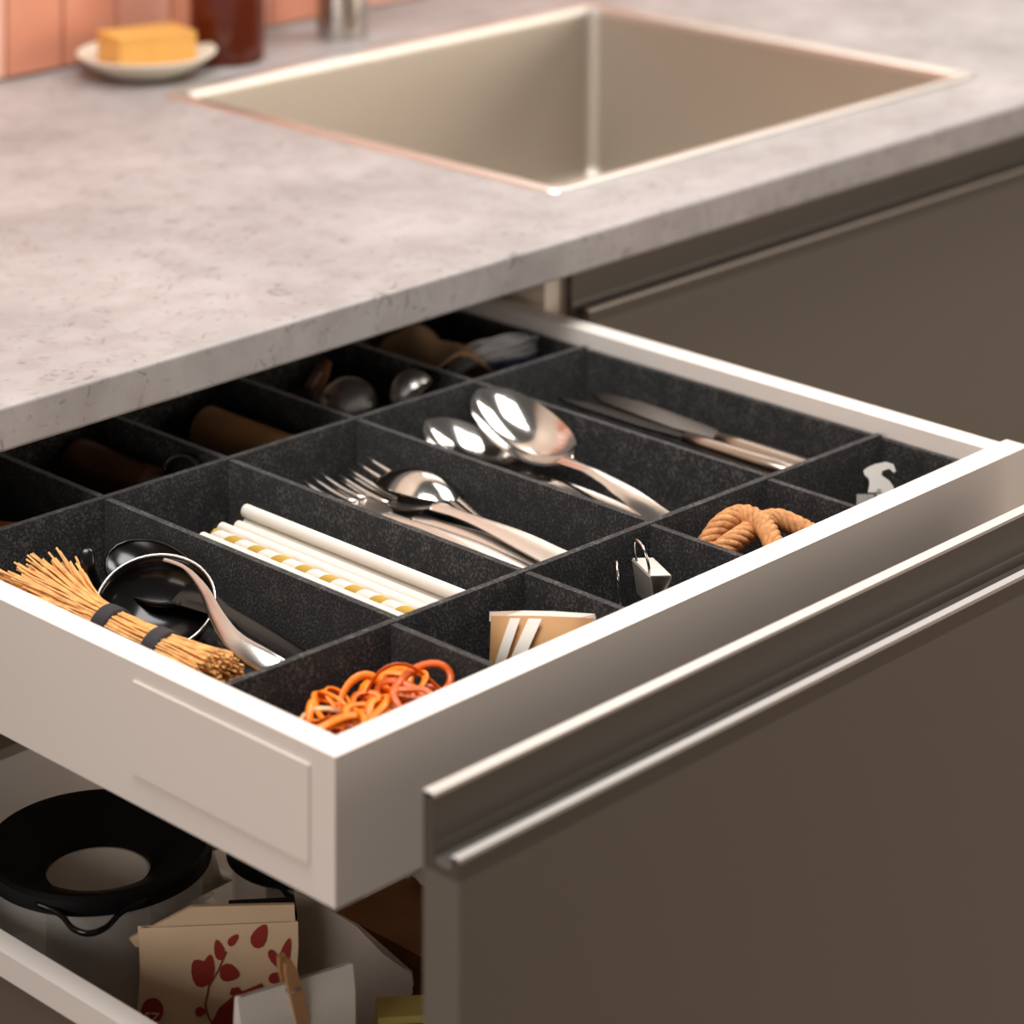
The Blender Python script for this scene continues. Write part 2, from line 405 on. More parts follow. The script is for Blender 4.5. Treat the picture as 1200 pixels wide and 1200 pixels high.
# ------------------------------------------------------------------ upper (inner) drawer
DX0, DX1, DY0, DY1, DZ0, DZ1 = .011, .583, -.3555, .140, .7636, .8352
t = thing('inner_drawer', 'white inner cutlery drawer pulled out with charcoal felt organiser inside', 'drawer', ((DX0+DX1)/2, DY0, DZ0)); ox, oy, oz = t.location
def DP(n, a, m='lacquer', bev=.0012, p=None):
    return obj(n, bx(a[0]-ox, a[1]-ox, a[2]-oy, a[3]-oy, a[4]-oz, a[5]-oz), m, p or t, bevel=bev)
upper = t
DP('drawer_front', (DX0, DX1+.006, DY0, DY0+.0165, DZ0, DZ1))
sl = DP('drawer_side', (DX0, DX0+.0155, DY0+.0166, DY1, DZ0, DZ1))
DP('drawer_side', (DX1-.0165, DX1-.001, DY0+.0166, DY1, DZ0, DZ1))
DP('drawer_back', (DX0+.0156, DX1-.0166, DY1-.012, DY1, DZ0+.004, DZ1))
DP('drawer_bottom', (DX0+.0156, DX1-.0166, DY0+.0166, DY1-.0122, DZ0+.004, DZ0+.011))
cp = poly([(-.338, .7795), (-.205, .7795), (-.205, .8262), (-.338, .8262)], DX0-.0012, DX0+.0002, axis='x')
for v in cp.verts: v.co -= Vector(t.location)
obj('cover_cap', cp, 'lacquer', sl, bevel=.0009)

# felt organiser
IZ0, IZ1 = DZ0+.0112, .8272
t = thing('drawer_organiser', 'charcoal felt compartment organiser filling the white inner drawer', 'organiser', (.297, -.1, IZ0)); ox, oy, oz = t.location
FZ = IZ0 + .004                                   # compartment floor
def FP(n, a):
    return obj(n, bx(a[0]-ox, a[1]-ox, a[2]-oy, a[3]-oy, a[4]-oz, a[5]-oz), 'felt', t, bevel=.0007)
IX0, IX1, IY0, IY1 = .0275, .5655, -.3382, .126
TK = .0042
FP('base', (IX0+TK, IX1-TK, IY0+TK, IY1-TK, IZ0, FZ))
FP('outer_wall', (IX0, IX0+TK, IY0, IY1, IZ0, IZ1-.003)); FP('outer_wall', (IX1-TK, IX1, IY0, IY1, IZ0, IZ1-.003))
FP('outer_wall', (IX0+TK, IX1-TK, IY0, IY0+TK, IZ0, IZ1-.003)); FP('outer_wall', (IX0+TK, IX1-TK, IY1-TK, IY1, IZ0, IZ1-.003))
XC = (.1555, .2485, .3523, .4565)
def cross_y(x, which): return (-.2435 - .0355*(x-.03)) if which == 0 else (.0065 - .036*(x-.09))
def cross(which):
    xa, xb = IX0+TK, IX1-TK; bm = bmesh.new(); vs = []
    for z in (FZ, IZ1):
        for x, d in ((xa, -TK/2), (xb, -TK/2), (xb, TK/2), (xa, TK/2)): vs.append(bm.verts.new((x-ox, cross_y(x, which)+d-oy, z-oz)))
    for f in ((3, 2, 1, 0), (4, 5, 6, 7), (0, 1, 5, 4), (1, 2, 6, 5), (2, 3, 7, 6), (3, 0, 4, 7)): bm.faces.new([vs[i] for i in f])
    return obj('cross_divider', bm, 'felt', t, bevel=.0007)
cross(0); cross(1)
for x, xf in zip(XC, (.149, .2485, .349, .4525)):
    FP('divider', (x-TK/2, x+TK/2, cross_y(x, 0)+TK/2+.0008, cross_y(x, 1)-TK/2-.0008, FZ, IZ1-.0004))
    FP('divider', (xf-TK/2, xf+TK/2, IY0+TK, cross_y(xf, 0)-TK/2-.0008, FZ, IZ1-.0004))
    FP('divider', (x-TK/2, x+TK/2, cross_y(x, 1)+TK/2+.0008, IY1-TK, FZ, IZ1-.0004))

# ------------------------------------------------------------------ lower drawer
t = thing('tall_drawer', 'tall lower drawer with dark front and grip groove full of jars and bags', 'drawer', (.3, -.426, .105)); ox, oy, oz = t.location
lower = t
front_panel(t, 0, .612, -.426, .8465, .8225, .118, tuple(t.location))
LZ = .545
def LP(n, a, m='lacquer', bev=.001): return obj(n, bx(a[0]-ox, a[1]-ox, a[2]-oy, a[3]-oy, a[4]-oz, a[5]-oz), m, t, bevel=bev)
for s in (0, 1):
    xa = .011 if s == 0 else .5705
    LP('drawer_side', (xa+.002, xa+.0115, -.4255, .088, .50, .6335), 'side'); LP('gallery_rail', (xa, xa+.0135, -.4255, .088, .634, .6475))
LP('drawer_back', (.0252, .5698, .076, .088, LZ-.012, .655)); LP('drawer_bottom', (.0228, .5722, -.4255, .0755, LZ-.012, LZ))

# ------------------------------------------------------------------ things on the worktop
# soap dish and soap
dc = onz(172, 88, .9)
t = thing('soap_dish', 'small round cream dish holding a bar of soap on the worktop', 'dish', (dc.x, dc.y, .9))
obj('dish_body', lathe([(0, .0005), (.030, .0005), (.034, .003), (.048, .011), (.0595, .0195), (.0605, .0215), (.0585, .0215), (.047, .0145), (.033, .0075), (0, .0065)], 48), 'dish', t, smooth=True)
bm = bx(-.036, .036, -.024, .024, 0, .030)
o = obj('soap_bar', bm, 'soap', bevel=.005, seg=3, smooth='auto'); o.location = (dc.x+.0, dc.y, .9085); o.rotation_euler = (.0, 0, math.radians(-14))
prop(o, 'yellow block of soap lying in the cream dish', 'soap')
# amber bottle
bc = onz(266, 70, .9)
t = thing('bottle', 'amber glass bottle standing beside the soap dish', 'bottle', (bc.x, bc.y, .9))
obj('bottle_body', lathe([(0, .001), (.030, .001), (.0335, .004), (.0335, .125), (.031, .140), (.020, .152), (.0145, .157), (.0145, .172), (.0128, .172), (.0128, .156), (.019, .150), (.029, .138), (.0312, .124), (.0312, .006), (0, .005)], 40), 'amber', t, smooth='auto')
obj('pump_collar', lathe([(.0155, .166), (.0165, .168), (.0165, .184), (.006, .186), (.0045, .205), (0, .205)], 24), 'blackp', t, smooth='auto')
obj('pump_nozzle', tube([(0, 0, .203), (0, 0, .212), (.006, -.006, .216), (.035, -.035, .213)], .0045, 10), 'blackp', t, smooth=True)
# tap
tp = onz(401, 43, .9)
t = thing('tap', 'chrome tap column standing behind the sink', 'tap', (tp.x, tp.y, .9))
obj('tap_column', lathe([(0, 0), (.0235, 0), (.0235, .145), (.021, .150), (.0, .151)], 40), 'steel2', t, smooth='auto')
obj('spout', tube(smoothpath([(0, 0, .14), (0, 0, .25), (0, -.03, .315), (0, -.09, .325), (0, -.15, .295), (0, -.155, .26)], 6), .012, 14), 'steel2', t, smooth=True)
obj('lever', tube([(.018, 0, .11), (.05, 0, .118), (.095, 0, .135)], .006, 10), 'steel2', t, smooth=True)

# ------------------------------------------------------------------ cutlery builders (length along +Y, bowl end at +Y)
def shaft(L, prof, thick, arch=0, n=16, zoff=None):
    rows = []
    for i in range(n+1):
        s = i/n; w_ = 0
        for (a, wa), (b, wb) in zip(prof, prof[1:]):
            if a <= s <= b: k = (s-a)/(b-a); k = k*k*(3-2*k); w_ = wa+(wb-wa)*k
        z = arch*math.sin(PI*s) + (zoff(s) if zoff else 0)
        rows.append([(u*w_, s*L, z + .0012*(1-u*u)) for u in (-1, -.6, 0, .6, 1)])
    return sheet(rows, thick)
def spoon(label, L=.2, bw=.021, bl=.066, depth=.010, m='steel', group=None):
    t = thing('spoon', label, 'spoon', group=group)
    LH = L - bl + .004
    obj('handle', shaft(LH, [(0, .007), (.06, .0105), (.35, .0075), (.8, .0038), (1, .005)], .002, .004, zoff=lambda s: -.004*max(0, s-.75)/.25), m, t, smooth='auto')
    rows = []; n = 16
    for i in range(n+1):
        s = i/n
        wv = bw*math.sqrt(max(0.0, 1-abs(2*(s**.92)-1)**2.3)); wv = max(wv, .0048 if s < .5 else .0025)
        d = depth*math.sin(PI*min(1, max(0, s)))**.8 if 0 < s < 1 else 0
        rows.append([(u*wv, L-bl + s*bl, -.004*(1-s) + .004*s*s - d*(1-abs(u)**2.2)) for u in [j/6 for j in range(-6, 7)]])
    obj('bowl', sheet(rows, .0012), m, t, smooth='auto')
    return t
def fork(label, L=.195, m='satin', group=None):
    t = thing('fork', label, 'fork', group=group); hl = L*.66
    obj('handle', shaft(hl, [(0, .007), (.06, .0105), (.35, .0075), (.85, .0036), (1, .0048)], .002, .004), m, t, smooth='auto')
    hz = lambda y: -.005*math.sin(PI*(y-hl)/(L-hl)*.95) + .002
    rows = []
    for i in range(9):
        s = i/8; y = hl - .001 + s*.030; wv = .0048 + (.0135-.0048)*(math.sin(min(1, s*1.3)*PI/2))
        rows.append([(u*wv, y, hz(y) - .0015*(1-u*u)) for u in (-1, -.5, 0, .5, 1)])
    hd = obj('head', sheet(rows, .0016), m, t, smooth='auto')
    for k in range(4):
        x = -.0117 + k*.0078
        pts = [(x, hl+.027 + s*(L-hl-.027)/6, hz(hl+.027+s*(L-hl-.027)/6)) for s in range(7)]
        obj('tine', tube(pts, [.0019, .0019, .0018, .0017, .0015, .0012, .0006], 8, flat=.7), m, hd, smooth=True)
    return t
def knife(label, L=.225, m='knife', group=None):
    t = thing('table_knife', label, 'knife', group=group); hl = L*.47
    obj('handle', tube([(0, 0, 0), (0, .004, 0), (0, .03, 0), (0, hl*.8, 0), (0, hl, 0)], [.005, .0085, .0088, .0068, .0048], 12, flat=.62), m, t, smooth=True)
    pts = [(-.0042, hl-.002), (.0042, hl-.002), (.0085, hl+.012), (.0095, hl+.05), (.0088, L-.03), (.005, L-.008), (-.001, L), (-.0072, L-.012), (-.0085, hl+.03)]
    obj('blade', poly(pts, -.0008, .0008), 'darkblade', t, bevel=.0004)
    return t

# spoons, between the cutlery dividers
t = spoon('large steel serving spoon lying uppermost with its bowl raised', .205, .0245, .088, .013)
tip(t, onz(561, 463, .834), onz(757, 600, .804), .205, math.radians(-10))
t = spoon('steel tablespoon lying beneath the large serving spoon', .205, .022, .072, .011)
tip(t, onz(498, 500, .819), onz(732, 604, .793), .205, math.radians(-8))
t = spoon('steel teaspoon at the bottom of the spoon compartment', .16, .016, .05, .007)
aim(t, (.425, -.215, .7835), (.429, -.055, .7865), 0)
t = fork('steel fork lying under the spoons', .195)
aim(t, (.401, -.235, .7835), (.404, -.041, .7925), 0)

# forks and an upturned spoon
t = fork('steel fork lying uppermost, tines up, beside the straws', .205)
tip(t, onz(414, 548, .815), onz(626, 646, .803), .205, math.radians(-14))
t = fork('steel fork lying under the other fork beside the straws', .195)
tip(t, onz(394, 568, .806), onz(600, 651, .798), .195, math.radians(-10))
t = fork('steel fork at the bottom against the felt divider by the straws', .19)
tip(t, onz(360, 563, .812), onz(560, 650, .80), .19, 0)
t = spoon('steel spoon turned bowl down beside the forks', .195, .021, .066, .012)
tip(t, onz(446, 553, .811), onz(640, 646, .800), .195, PI + math.radians(10))
t = spoon('small steel spoon lying flat under the forks', .16, .016, .05, .006)
aim(t, (.302, -.222, .7835), (.304, -.062, .7865), 0)

# dark knives
t = knife('steel table knife lying against the felt divider', .196)
tip(t, onz(655, 466, .816), onz(915, 549, .810), .196, math.radians(10))
t = knife('steel table knife lying beside the other knife, nearer the drawer side', .196)
tip(t, onz(697, 462, .812), onz(930, 544, .804), .196, math.radians(-4))
t = knife('steel table knife at the bottom of the knife compartment', .22)
aim(t, (.512, -.238, .785), (.514, -.022, .785), 0)
t = knife('steel table knife lying under the two upper knives', .22)
aim(t, (.502, -.238, .7945), (.500, -.022, .7955), 0)

# ------------------------------------------------------------------ straws
def straw_mesh(L, r, m):
    bm = bmesh.new(); n = 18; R = []
    for rr, y in ((r, 0), (r, L), (r*.84, L), (r*.84, 0)):
        R.append([bm.verts.new((rr*math.cos(2*PI*k/n), y, rr*math.sin(2*PI*k/n))) for k in range(n)])
    for i in range(4):
        a, b = R[i], R[(i+1) % 4]
        for k in range(n): bm.faces.new((a[k], a[(k+1) % n], b[(k+1) % n], b[k]))
    bmesh.ops.recalc_face_normals(bm, faces=bm.faces[:])
    me = bpy.data.meshes.new('paper_straw'); bm.to_mesh(me); bm.free()
    for p in me.polygons: p.use_smooth = True
    me.set_sharp_from_angle(angle=.8); me.materials.append(M[m]); return me
sr = .0039
plain, striped = straw_mesh(.197, sr, 'straw'), straw_mesh(.197, sr, 'stripe')
def straw(x, z, y0, tilt, me, label):
    o = inst('paper_straw', me); aim(o, (x, y0, z), (x+tilt, y0+.197, z), random.uniform(0, 6))
    prop(o, label, 'straw', 'paper straws in the drawer'); return o
lab = 'plain white paper straw in the bundle'
fz = FZ + sr + .0003
rs = lambda: random.uniform(-.0004, .0004)
for k in range(10): straw(.1625 + k*.0086, fz, -.243 + random.uniform(0, .006), rs(), plain, lab)
for k in range(9): straw(.1668 + k*.0086, fz+.0071, -.243 + random.uniform(0, .006), rs(), plain, lab)
for k in range(8): straw(.1711 + k*.0086, fz+.0142, -.243 + random.uniform(0, .008), rs(), plain, lab)
for k in range(7):
    if k == 3: straw(.1754 + k*.0086, fz+.0213, -.240, 0, striped, 'white paper straw with gold spiral stripes')
    else: straw(.1754 + k*.0086, fz+.0213, -.242 + random.uniform(0, .007), rs(), plain, lab)
straw(.2264, fz+.0284, -.238, .0004, plain, 'plain white paper straw lying topmost against the felt divider')

# ------------------------------------------------------------------ fibre brush
t = thing('whisk_brush', 'natural fibre whisk brush bound with two black bands', 'brush', (.0665, -.127, .8065)); bx0 = t.location
bm = bmesh.new()
for k in range(680):
    a = random.uniform(0, 2*PI); q = math.sqrt(random.random())
    rr = .0128*q; y0 = -.073 + random.uniform(-.005, .006) - .003*(1-q); yt = .088 + random.uniform(-.020, .010)
    sp = 1.0 + random.uniform(.25, 1.5)
    ca, sa = math.cos(a), math.sin(a); wob = random.uniform(-.002, .002); pts = []
    for s in range(7):
        u = s/6; y = y0 + (yt-y0)*u
        # bundle radius: waist between bands, flaring to both ends
        e = max(0, (y-.022)/.07); e2 = max(0, (-.040-y)/.03)
        f = 1 + e**1.3*(sp-.35) + .38*min(1.2, e2)
        xx = rr*ca*(1+(f-1)*1.35); zz = rr*sa*(1+(f-1)*.45) + e*.001
        xx += wob*e - .001*e + .0007*math.sin(s*2.1+k); zz += .0007*math.cos(s*2.4+k*1.7); zz = max(zz, -.027)
        if xx < -.033: xx = -.033 + random.uniform(0, .002)
        pts.append((xx, y, zz))
    tube(pts, .00068, 4, bm, caps=False)
o = obj('bristles', bm, 'bristle', t); o['kind'] = 'stuff'
for y in (.012, -.031):
    bmb = tube([(.0148*math.cos(2*PI*k/28), y + .002*math.cos(2*PI*k/28), .0148*math.sin(2*PI*k/28)) for k in range(28)], .0012, 8, closed=True)
    bmb2 = bmesh.new(); n = 32; RR = []
    for r_, dy in ((.0136, -.0055), (.0148, -.005), (.0148, .005), (.0136, .0055)):
        RR.append([bmb2.verts.new((r_*math.cos(2*PI*k/n), y+dy + .002*math.cos(2*PI*k/n), r_*math.sin(2*PI*k/n))) for k in range(n)])
    for i in range(4):
        a_, b_ = RR[i], RR[(i+1) % 4]
        for k in range(n): bmb2.faces.new((a_[k], a_[(k+1) % n], b_[(k+1) % n], b_[k]))
    bmb.free(); obj('binding_band', bmb2, 'rubber', t, smooth='auto')

# black serving utensils and a steel ladle beside the brush
def ladle(label, L, bw, bl, depth, hm, bmat, name='serving_spoon'):
    t = thing(name, label, 'utensil')
    LH = L-bl+.006
    rows = []
    for i in range(21):
        s = i/20; wv = .0048 if s < .75 else .0048 + (.010-.0048)*(s-.75)/.25
        rows.append([(u*wv, s*LH, .004*math.sin(PI*s) + .0012*(1-u*u)) for u in (-1, -.5, 0, .5, 1)])
    obj('handle', sheet(rows, .0022), hm, t, smooth='auto')
    rows = []; rim = []
    n = 20
    for i in range(n+1):
        s = i/n; wv = max(bw*math.sqrt(max(0, 1-abs(2*s-1)**2.2)), .0095 if s < .5 else .003)
        d = depth*math.sin(PI*s)**.7 if 0 < s < 1 else 0
        rows.append([(u*wv, L-bl+s*bl, -d*(1-abs(u)**2.4)) for u in [j/8 for j in range(-8, 9)]])
    obj('bowl', sheet(rows, .0016), bmat, t, smooth='auto')
    edge = [r[0] for r in rows] + [r[-1] for r in reversed(rows)]
    obj('bowl_rim', tube(edge, .0011, 8, closed=True), hm, t, smooth=True)
    return t
t = thing('ladle', 'steel ladle with painted dark reflection and bright curved handle leaning beside the fibre brush', 'ladle', (.113, -.085, FZ)); L = Vector(t.location)
lc = onz(182, 706, .8075); Rv = Vector((R2.x, R2.y, 0)); LQ = Quaternion(Rv, math.radians(27)); rl = .0335
def lpos(o): o.location = lc - L; o.rotation_mode = 'QUATERNION'; o.rotation_quaternion = LQ; return o
lpos(obj('bowl', lathe([(rl, 0), (rl*.97, -.006), (rl*.86, -.0125), (rl*.62, -.018), (rl*.3, -.0208), (0, -.0215), (0, -.0203), (rl*.3, -.0196), (rl*.6, -.0168), (rl*.83, -.0118), (rl*.94, -.0055), (rl*.97, 0), (rl, 0)], 48), 'blackm', t, smooth=True))  # steel bowl coloured black for the dark cabinet it reflects
lpos(obj('bowl_rim', tube([(rl*.985*math.cos(2*PI*k/48), rl*.985*math.sin(2*PI*k/48), 0) for k in range(48)], .0011, 8, closed=True), 'steel2', t, smooth=True))
hp = smoothpath([onz(190, 655, .824), onz(216, 665, .823), onz(238, 690, .819), onz(254, 722, .814), onz(275, 752, .809), onz(316, 779, .803), onz(350, 797, .796)], 6)
obj('handle', tube([p-L for p in hp], [.0012 + .0056*min(1, max(0, i-6)/22) for i in range(len(hp))], 12, flat=.3, up=(-.5, -.3, .8)), 'steel2', t, smooth=True)
t = ladle('black nylon serving spoon lying behind the steel ladle', .195, .019, .066, .010, M['blackn'], M['blackn'])
aim(t, (.1405, -.229, .787), (.1305, -.036, .814), math.radians(-24))
# thin black tip
t = thing('spatula', 'thin black spatula tip standing between brush and ladle', 'utensil', (.108, -.06, FZ)); L = Vector(t.location)
sp = [onz(101, 642, .824), onz(103, 662, .816), onz(108, 680, .807), onz(116, 700, .798), onz(135, 735, .789)]
obj('blade', tube([p-L for p in smoothpath(sp, 6)], [.0012, .003]+[.0042]*23, 10, flat=.35), 'blackn', t, smooth=True)
obj('handle', tube([sp[-1]-L, Vector((.098, -.16, .784))-L, Vector((.098, -.225, .784))-L], .0032, 10), 'blackn', t, smooth=True)

# ------------------------------------------------------------------ front row of compartments
# rubber bands
def bandloop(c, rx, ry, tilt, az, m, wid, seed):
    rd = random.Random(seed); pts = []; ph = rd.uniform(0, 6); am = rd.uniform(.05, .22)
    for k in range(28):
        a = 2*PI*k/28; q = 1 + am*math.sin(2*a+ph) + .06*math.sin(3*a+ph)
        p = Vector((rx*q*math.cos(a), ry*q*math.sin(a), .0018*math.sin(2*a+ph)))
        p = Matrix.Rotation(az, 3, 'Z') @ (Matrix.Rotation(tilt, 3, 'X') @ p)
        pts.append(p)
    lo = min(p.z for p in pts)
    o = obj('rubber_band', tube(pts, wid, 6, closed=True, flat=.4), m, smooth=True)
    z = max(c[2], FZ + wid*1.1 - lo)
    o.location = (c[0], c[1], z); return o
rd = random.Random(5)
RBL = {'band': 'bright orange rubber band in the tangled heap', 'band2': 'dark amber rubber band in the tangled heap', 'band3': 'pale rubber band in the tangled heap'}
for k in range(64):
    m = ('band', 'band', 'band2', 'band', 'band2')[k % 5]
    x = rd.uniform(.052, .126); y = rd.uniform(-.314, -.272); z = FZ + .004 + .036*rd.random()
    o = bandloop((x, y, z), rd.uniform(.010, .019), rd.uniform(.006, .012), rd.uniform(-.8, .8), rd.uniform(0, PI), M[m], rd.uniform(.0013, .0029), k)
    prop(o, RBL[m], 'rubber band', 'rubber bands in the front compartment')
o = bandloop((.118, -.292, .805), .0205, .0205, 1.35, math.radians(-46), M['band2'], .0013, 99); prop(o, 'thin amber rubber band standing up out of the heap', 'rubber band')
o = bandloop((.075, -.286, .802), .018, .014, 1.15, math.radians(-46), M['band3'], .0015, 98); prop(o, 'thick pale rubber band arched over the heap', 'rubber band')
o = bandloop((.108, -.302, .806), .009, .011, 1.2, math.radians(20), M['band3'], .0011, 97); prop(o, 'small pale rubber band on top of the heap', 'rubber band')
o = bandloop((.128, -.306, .803), .014, .010, 1.0, math.radians(-10), M['band3'], .0011, 96); prop(o, 'pale rubber band beside the compartment wall', 'rubber band')

# paper sachet
t = thing('paper_sachet', 'kraft paper sachet with white tape standing in its compartment', 'sachet', (.2215, -.289, FZ))
def sq(u, v, o=0): return ((u-.5)*.056, -.009*math.sin(PI*v)*math.sin(PI*min(1, max(0, u)))**.5 + .004*v - o, .003+v*.0365*(1-.06*(1-u)**2))
V9 = [j/8 for j in range(9)]
a = obj('pouch', sheet([[sq(u, v) for u in [j/10 for j in range(11)]] for v in V9], .004), 'kraft', t, smooth='auto')
obj('white_tape', sheet([[sq(.10+.28*v+du, v, .0048) for du in (0, .06, .13)] for v in V9], .0005), 'white', t, smooth='auto')
obj('cream_flap', sheet([[sq(.0+.2*v+du, v, .0045) for du in (0, .05, .10)] for v in V9], .0004), 'white', t, smooth='auto')
obj('white_edge', sheet([[sq(u, v, -.0025) for u in (-.02, .3, .6, 1.02)] for v in (.9, 1.04)], .0006), 'white', t)
t.rotation_euler = (math.radians(-6), 0, math.radians(-55))

# binder clips
def binder_clip(name, label, body_m, wire_m, s=1.0, ang=(0, 0)):
    t = thing(name, label, 'clip', group=None)
    L = .027*s; d = .020*s; h = .0135*s
    rows = [[(x, d, .0006), (x, .004*s, -h*.44), (x, .0012*s, -h*.5), (x, 0, -h*.46), (x, 0, h*.46), (x, .0012*s, h*.5), (x, .004*s, h*.44), (x, d, .0016)] for x in (-L/2, L/2)]
    obj('spring_body', sheet(rows, .0007), body_m, t)
    for sg in (-1, 1):
        zz = lambda y: sg*(.0012 + (h*.5)*(max(0, d-y))/d)
        wl = .034 if sg > 0 else .026
        wp = smoothpath([(-.008*s, 0, sg*.001), (-.0065*s, .38*wl*s, sg*.002), (-.0105*s, .73*wl*s, sg*.003), (-.006*s, wl*s, sg*.004), (.006*s, wl*s, sg*.004), (.0105*s, .73*wl*s, sg*.003), (.0065*s, .38*wl*s, sg*.002), (.008*s, 0, sg*.001)], 6)
        an = ang[0 if sg > 0 else 1]; ca, sa = math.cos(an), math.sin(an)
        pts = [Vector((p.x, d + p.y*ca - p.z*sa, p.y*sa + p.z*ca)) for p in wp]
        obj('wire_handle', tube(pts, .00085*s, 8), wire_m, t, smooth=True)
    return t
t = binder_clip('binder_clip', 'silver binder clip with one wire handle raised', M['clip'], M['steel'], 1.0, (2.75, -.5))
pc = onz(764, 664, .8165); aim(t, pc, pc + Vector((-.10, .05, -1)), 0)
t = binder_clip('binder_clip', 'black binder clip with silver wire handles lying behind the silver one', M['blackm'], M['steel'], .85, (.9, .2))
aim(t, (.2945, -.302, .792), (.282, -.283, .803), math.radians(20))

# rope coil
def rope(path, R, twist, m, t):
    N = len(path); P = [Vector(p) for p in path]
    T = [(P[min(i+1, N-1)] - P[max(i-1, 0)]).normalized() for i in range(N)]
    nrm = T[0].orthogonal().normalized(); fr = []
    for i in range(N):
        nrm = (nrm - T[i]*nrm.dot(T[i])).normalized(); fr.append((nrm.copy(), T[i].cross(nrm)))
    ln = 0; acc = [0]
    for i in range(1, N): ln += (P[i]-P[i-1]).length; acc.append(ln)
    for k in range(6):
        pts = []
        for i in range(N):
            a = acc[i]*twist + k*2*PI/6
            pts.append(P[i] + fr[i][0]*math.cos(a)*R + fr[i][1]*math.sin(a)*R)
        obj('strand', tube(pts, R*.60, 8), m, t, smooth=True)
t = thing('rope_coil', 'thick tan twisted rope knotted in a loop', 'rope', (.40, -.295, FZ)); ox, oy, oz = t.location
pts = [onz(962, 634, .815), onz(940, 620, .818), onz(905, 609, .822), onz(866, 630, .820), onz(836, 652, .813),
       onz(826, 656, .808), onz(828, 640, .814), onz(847, 614, .824), onz(872, 604, .827), onz(895, 616, .826), onz(908, 645, .820), onz(905, 672, .808), onz(872, 690, .798), onz(845, 676, .794)]
pts = [p - Vector(t.location) for p in pts]
rope(smoothpath(pts, 10), .0040, 210, 'rope', t)

# bottle opener
t = thing('can_opener', 'chrome can opener with hooked tip standing in the corner compartment', 'opener', (.515, -.290, FZ))
L = Vector(t.location); nO = Vector((-.57, -.56, .60)).normalized(); PO = onz(1030, 565, .813)
def onplane(px, py, off=0):
    a = (px - 600) / F; b = -(py - HY) / F; d = Vector((R2.x*a + F2.x, R2.y*a + F2.y, b))
    return CAM + d*((PO + nO*off - CAM).dot(nO)/d.dot(nO))
def slab(pts, off, th):
    bm = bmesh.new(); A = [onplane(*p, off)-L for p in pts]
    B = [bm.verts.new(p - nO*th) for p in A]; A = [bm.verts.new(p) for p in A]; n = len(A)
    bm.faces.new(A); bm.faces.new(B[::-1])
    for k in range(n): bm.faces.new((A[k], A[(k+1) % n], B[(k+1) % n], B[k]))
    return bm
obj('hook_plate', slab([(1012, 551), (1018, 547), (1025, 544), (1038, 541), (1047, 544), (1050, 552), (1047, 554), (1042, 549), (1034, 552), (1033, 557), (1042, 563), (1047, 570), (1048, 578), (1042, 584), (1028, 584), (1027, 577), (1017, 577), (1019, 567), (1018, 561), (1013, 556)], 0, .003), 'satin', t, bevel=.0007)
obj('gear_housing', slab([(1004, 579), (1025, 579), (1024, 612), (1003, 612)], .002, .009), 'steel2', t, bevel=.0008)
obj('rivet', slab([(1030+3*math.cos(a), 575+2.4*math.sin(a)) for a in [2*PI*k/10 for k in range(10)]], .001, .002), 'steel2', t)

# ------------------------------------------------------------------ rear compartments
def spike(name, label, cat, pts, rad, m, extra=None, n=16):
    t = thing(name, label, cat, (pts[0][0], pts[0][1], FZ)); L = Vector(t.location)
    obj('body', tube([Vector(p)-L for p in pts], rad, n), m, t, smooth='auto'); return t, L
t, L = spike('pepper_mill', 'dark walnut pepper mill lying under the worktop edge', 'mill', [(.228, .046, .800), (.2275, .050, .8015), (.2265, .068, .8015), (.225, .09, .802), (.224, .118, .802)], [.009, .0135, .0125, .0145, .0155], 'walnut')
obj('cap_screw', lathe([(0, -.004), (.004, -.003), (.004, .003), (0, .004)], 14), 'steel', t, smooth=True).location = Vector((.226, .0445, .807))-L
o = thing('tin_ring', 'thin steel ring leaning beside the walnut mill', 'utensil', (.2345, .030, FZ))
obj('ring', tube([(.006*math.sin(a), .022*math.cos(a), .0225+.0215*math.sin(a)) for a in [2*PI*k/32 for k in range(32)]], .0013, 8, closed=True), 'steel', o, smooth=True)
t, L = spike('rolling_pin', 'pale varnished wooden rolling pin lying in a rear compartment', 'rolling pin', [(.325, .016, .799), (.325, .018, .7995), (.322, .06, .8005), (.319, .105, .802), (.319, .107, .802)], [.0125, .0148, .0152, .0152, .0125], 'wood', n=24)
t, L = spike('brown_spatula', 'orange brown wooden spoon handle deep in the rear compartment', 'utensil', [(.105, .02, .815), (.10, .06, .807), (.095, .11, .80)], [.006, .007, .006], 'orangewood')
def scoop(label, c, r, hl, dirz, tilt):
    t = thing('measuring_scoop', label, 'scoop', c, dirz)
    a = obj('bowl', lathe([(r, 0), (r*.985, r*.2), (r*.9, r*.45), (r*.72, r*.70), (r*.45, r*.9), (r*.2, r*.985), (0, r)], 32), 'rimsteel', t, smooth=True)
    bm = bx(-.004, .004, r*.97, r+hl, .0002, .0018); obj('handle', bm, 'steel', t, bevel=.0005)
    t.rotation_euler = (tilt, 0, dirz)
    return t
scoop('round steel scoop turned bowl up behind the spoons', onz(409, 481, .803), .0215, .03, math.radians(4), .02)
t = scoop('tilted steel scoop leaning on the felt behind the spoons', onz(484, 462, .816), .0155, .035, math.radians(8), -.75)
t, L = spike('wooden_spoon', 'dark wooden spoon handle lying across the scoop compartment', 'spoon', [onz(382, 426, .832), onz(376, 440, .828), onz(366, 458, .818)], [.004, .0055, .006], 'walnut')
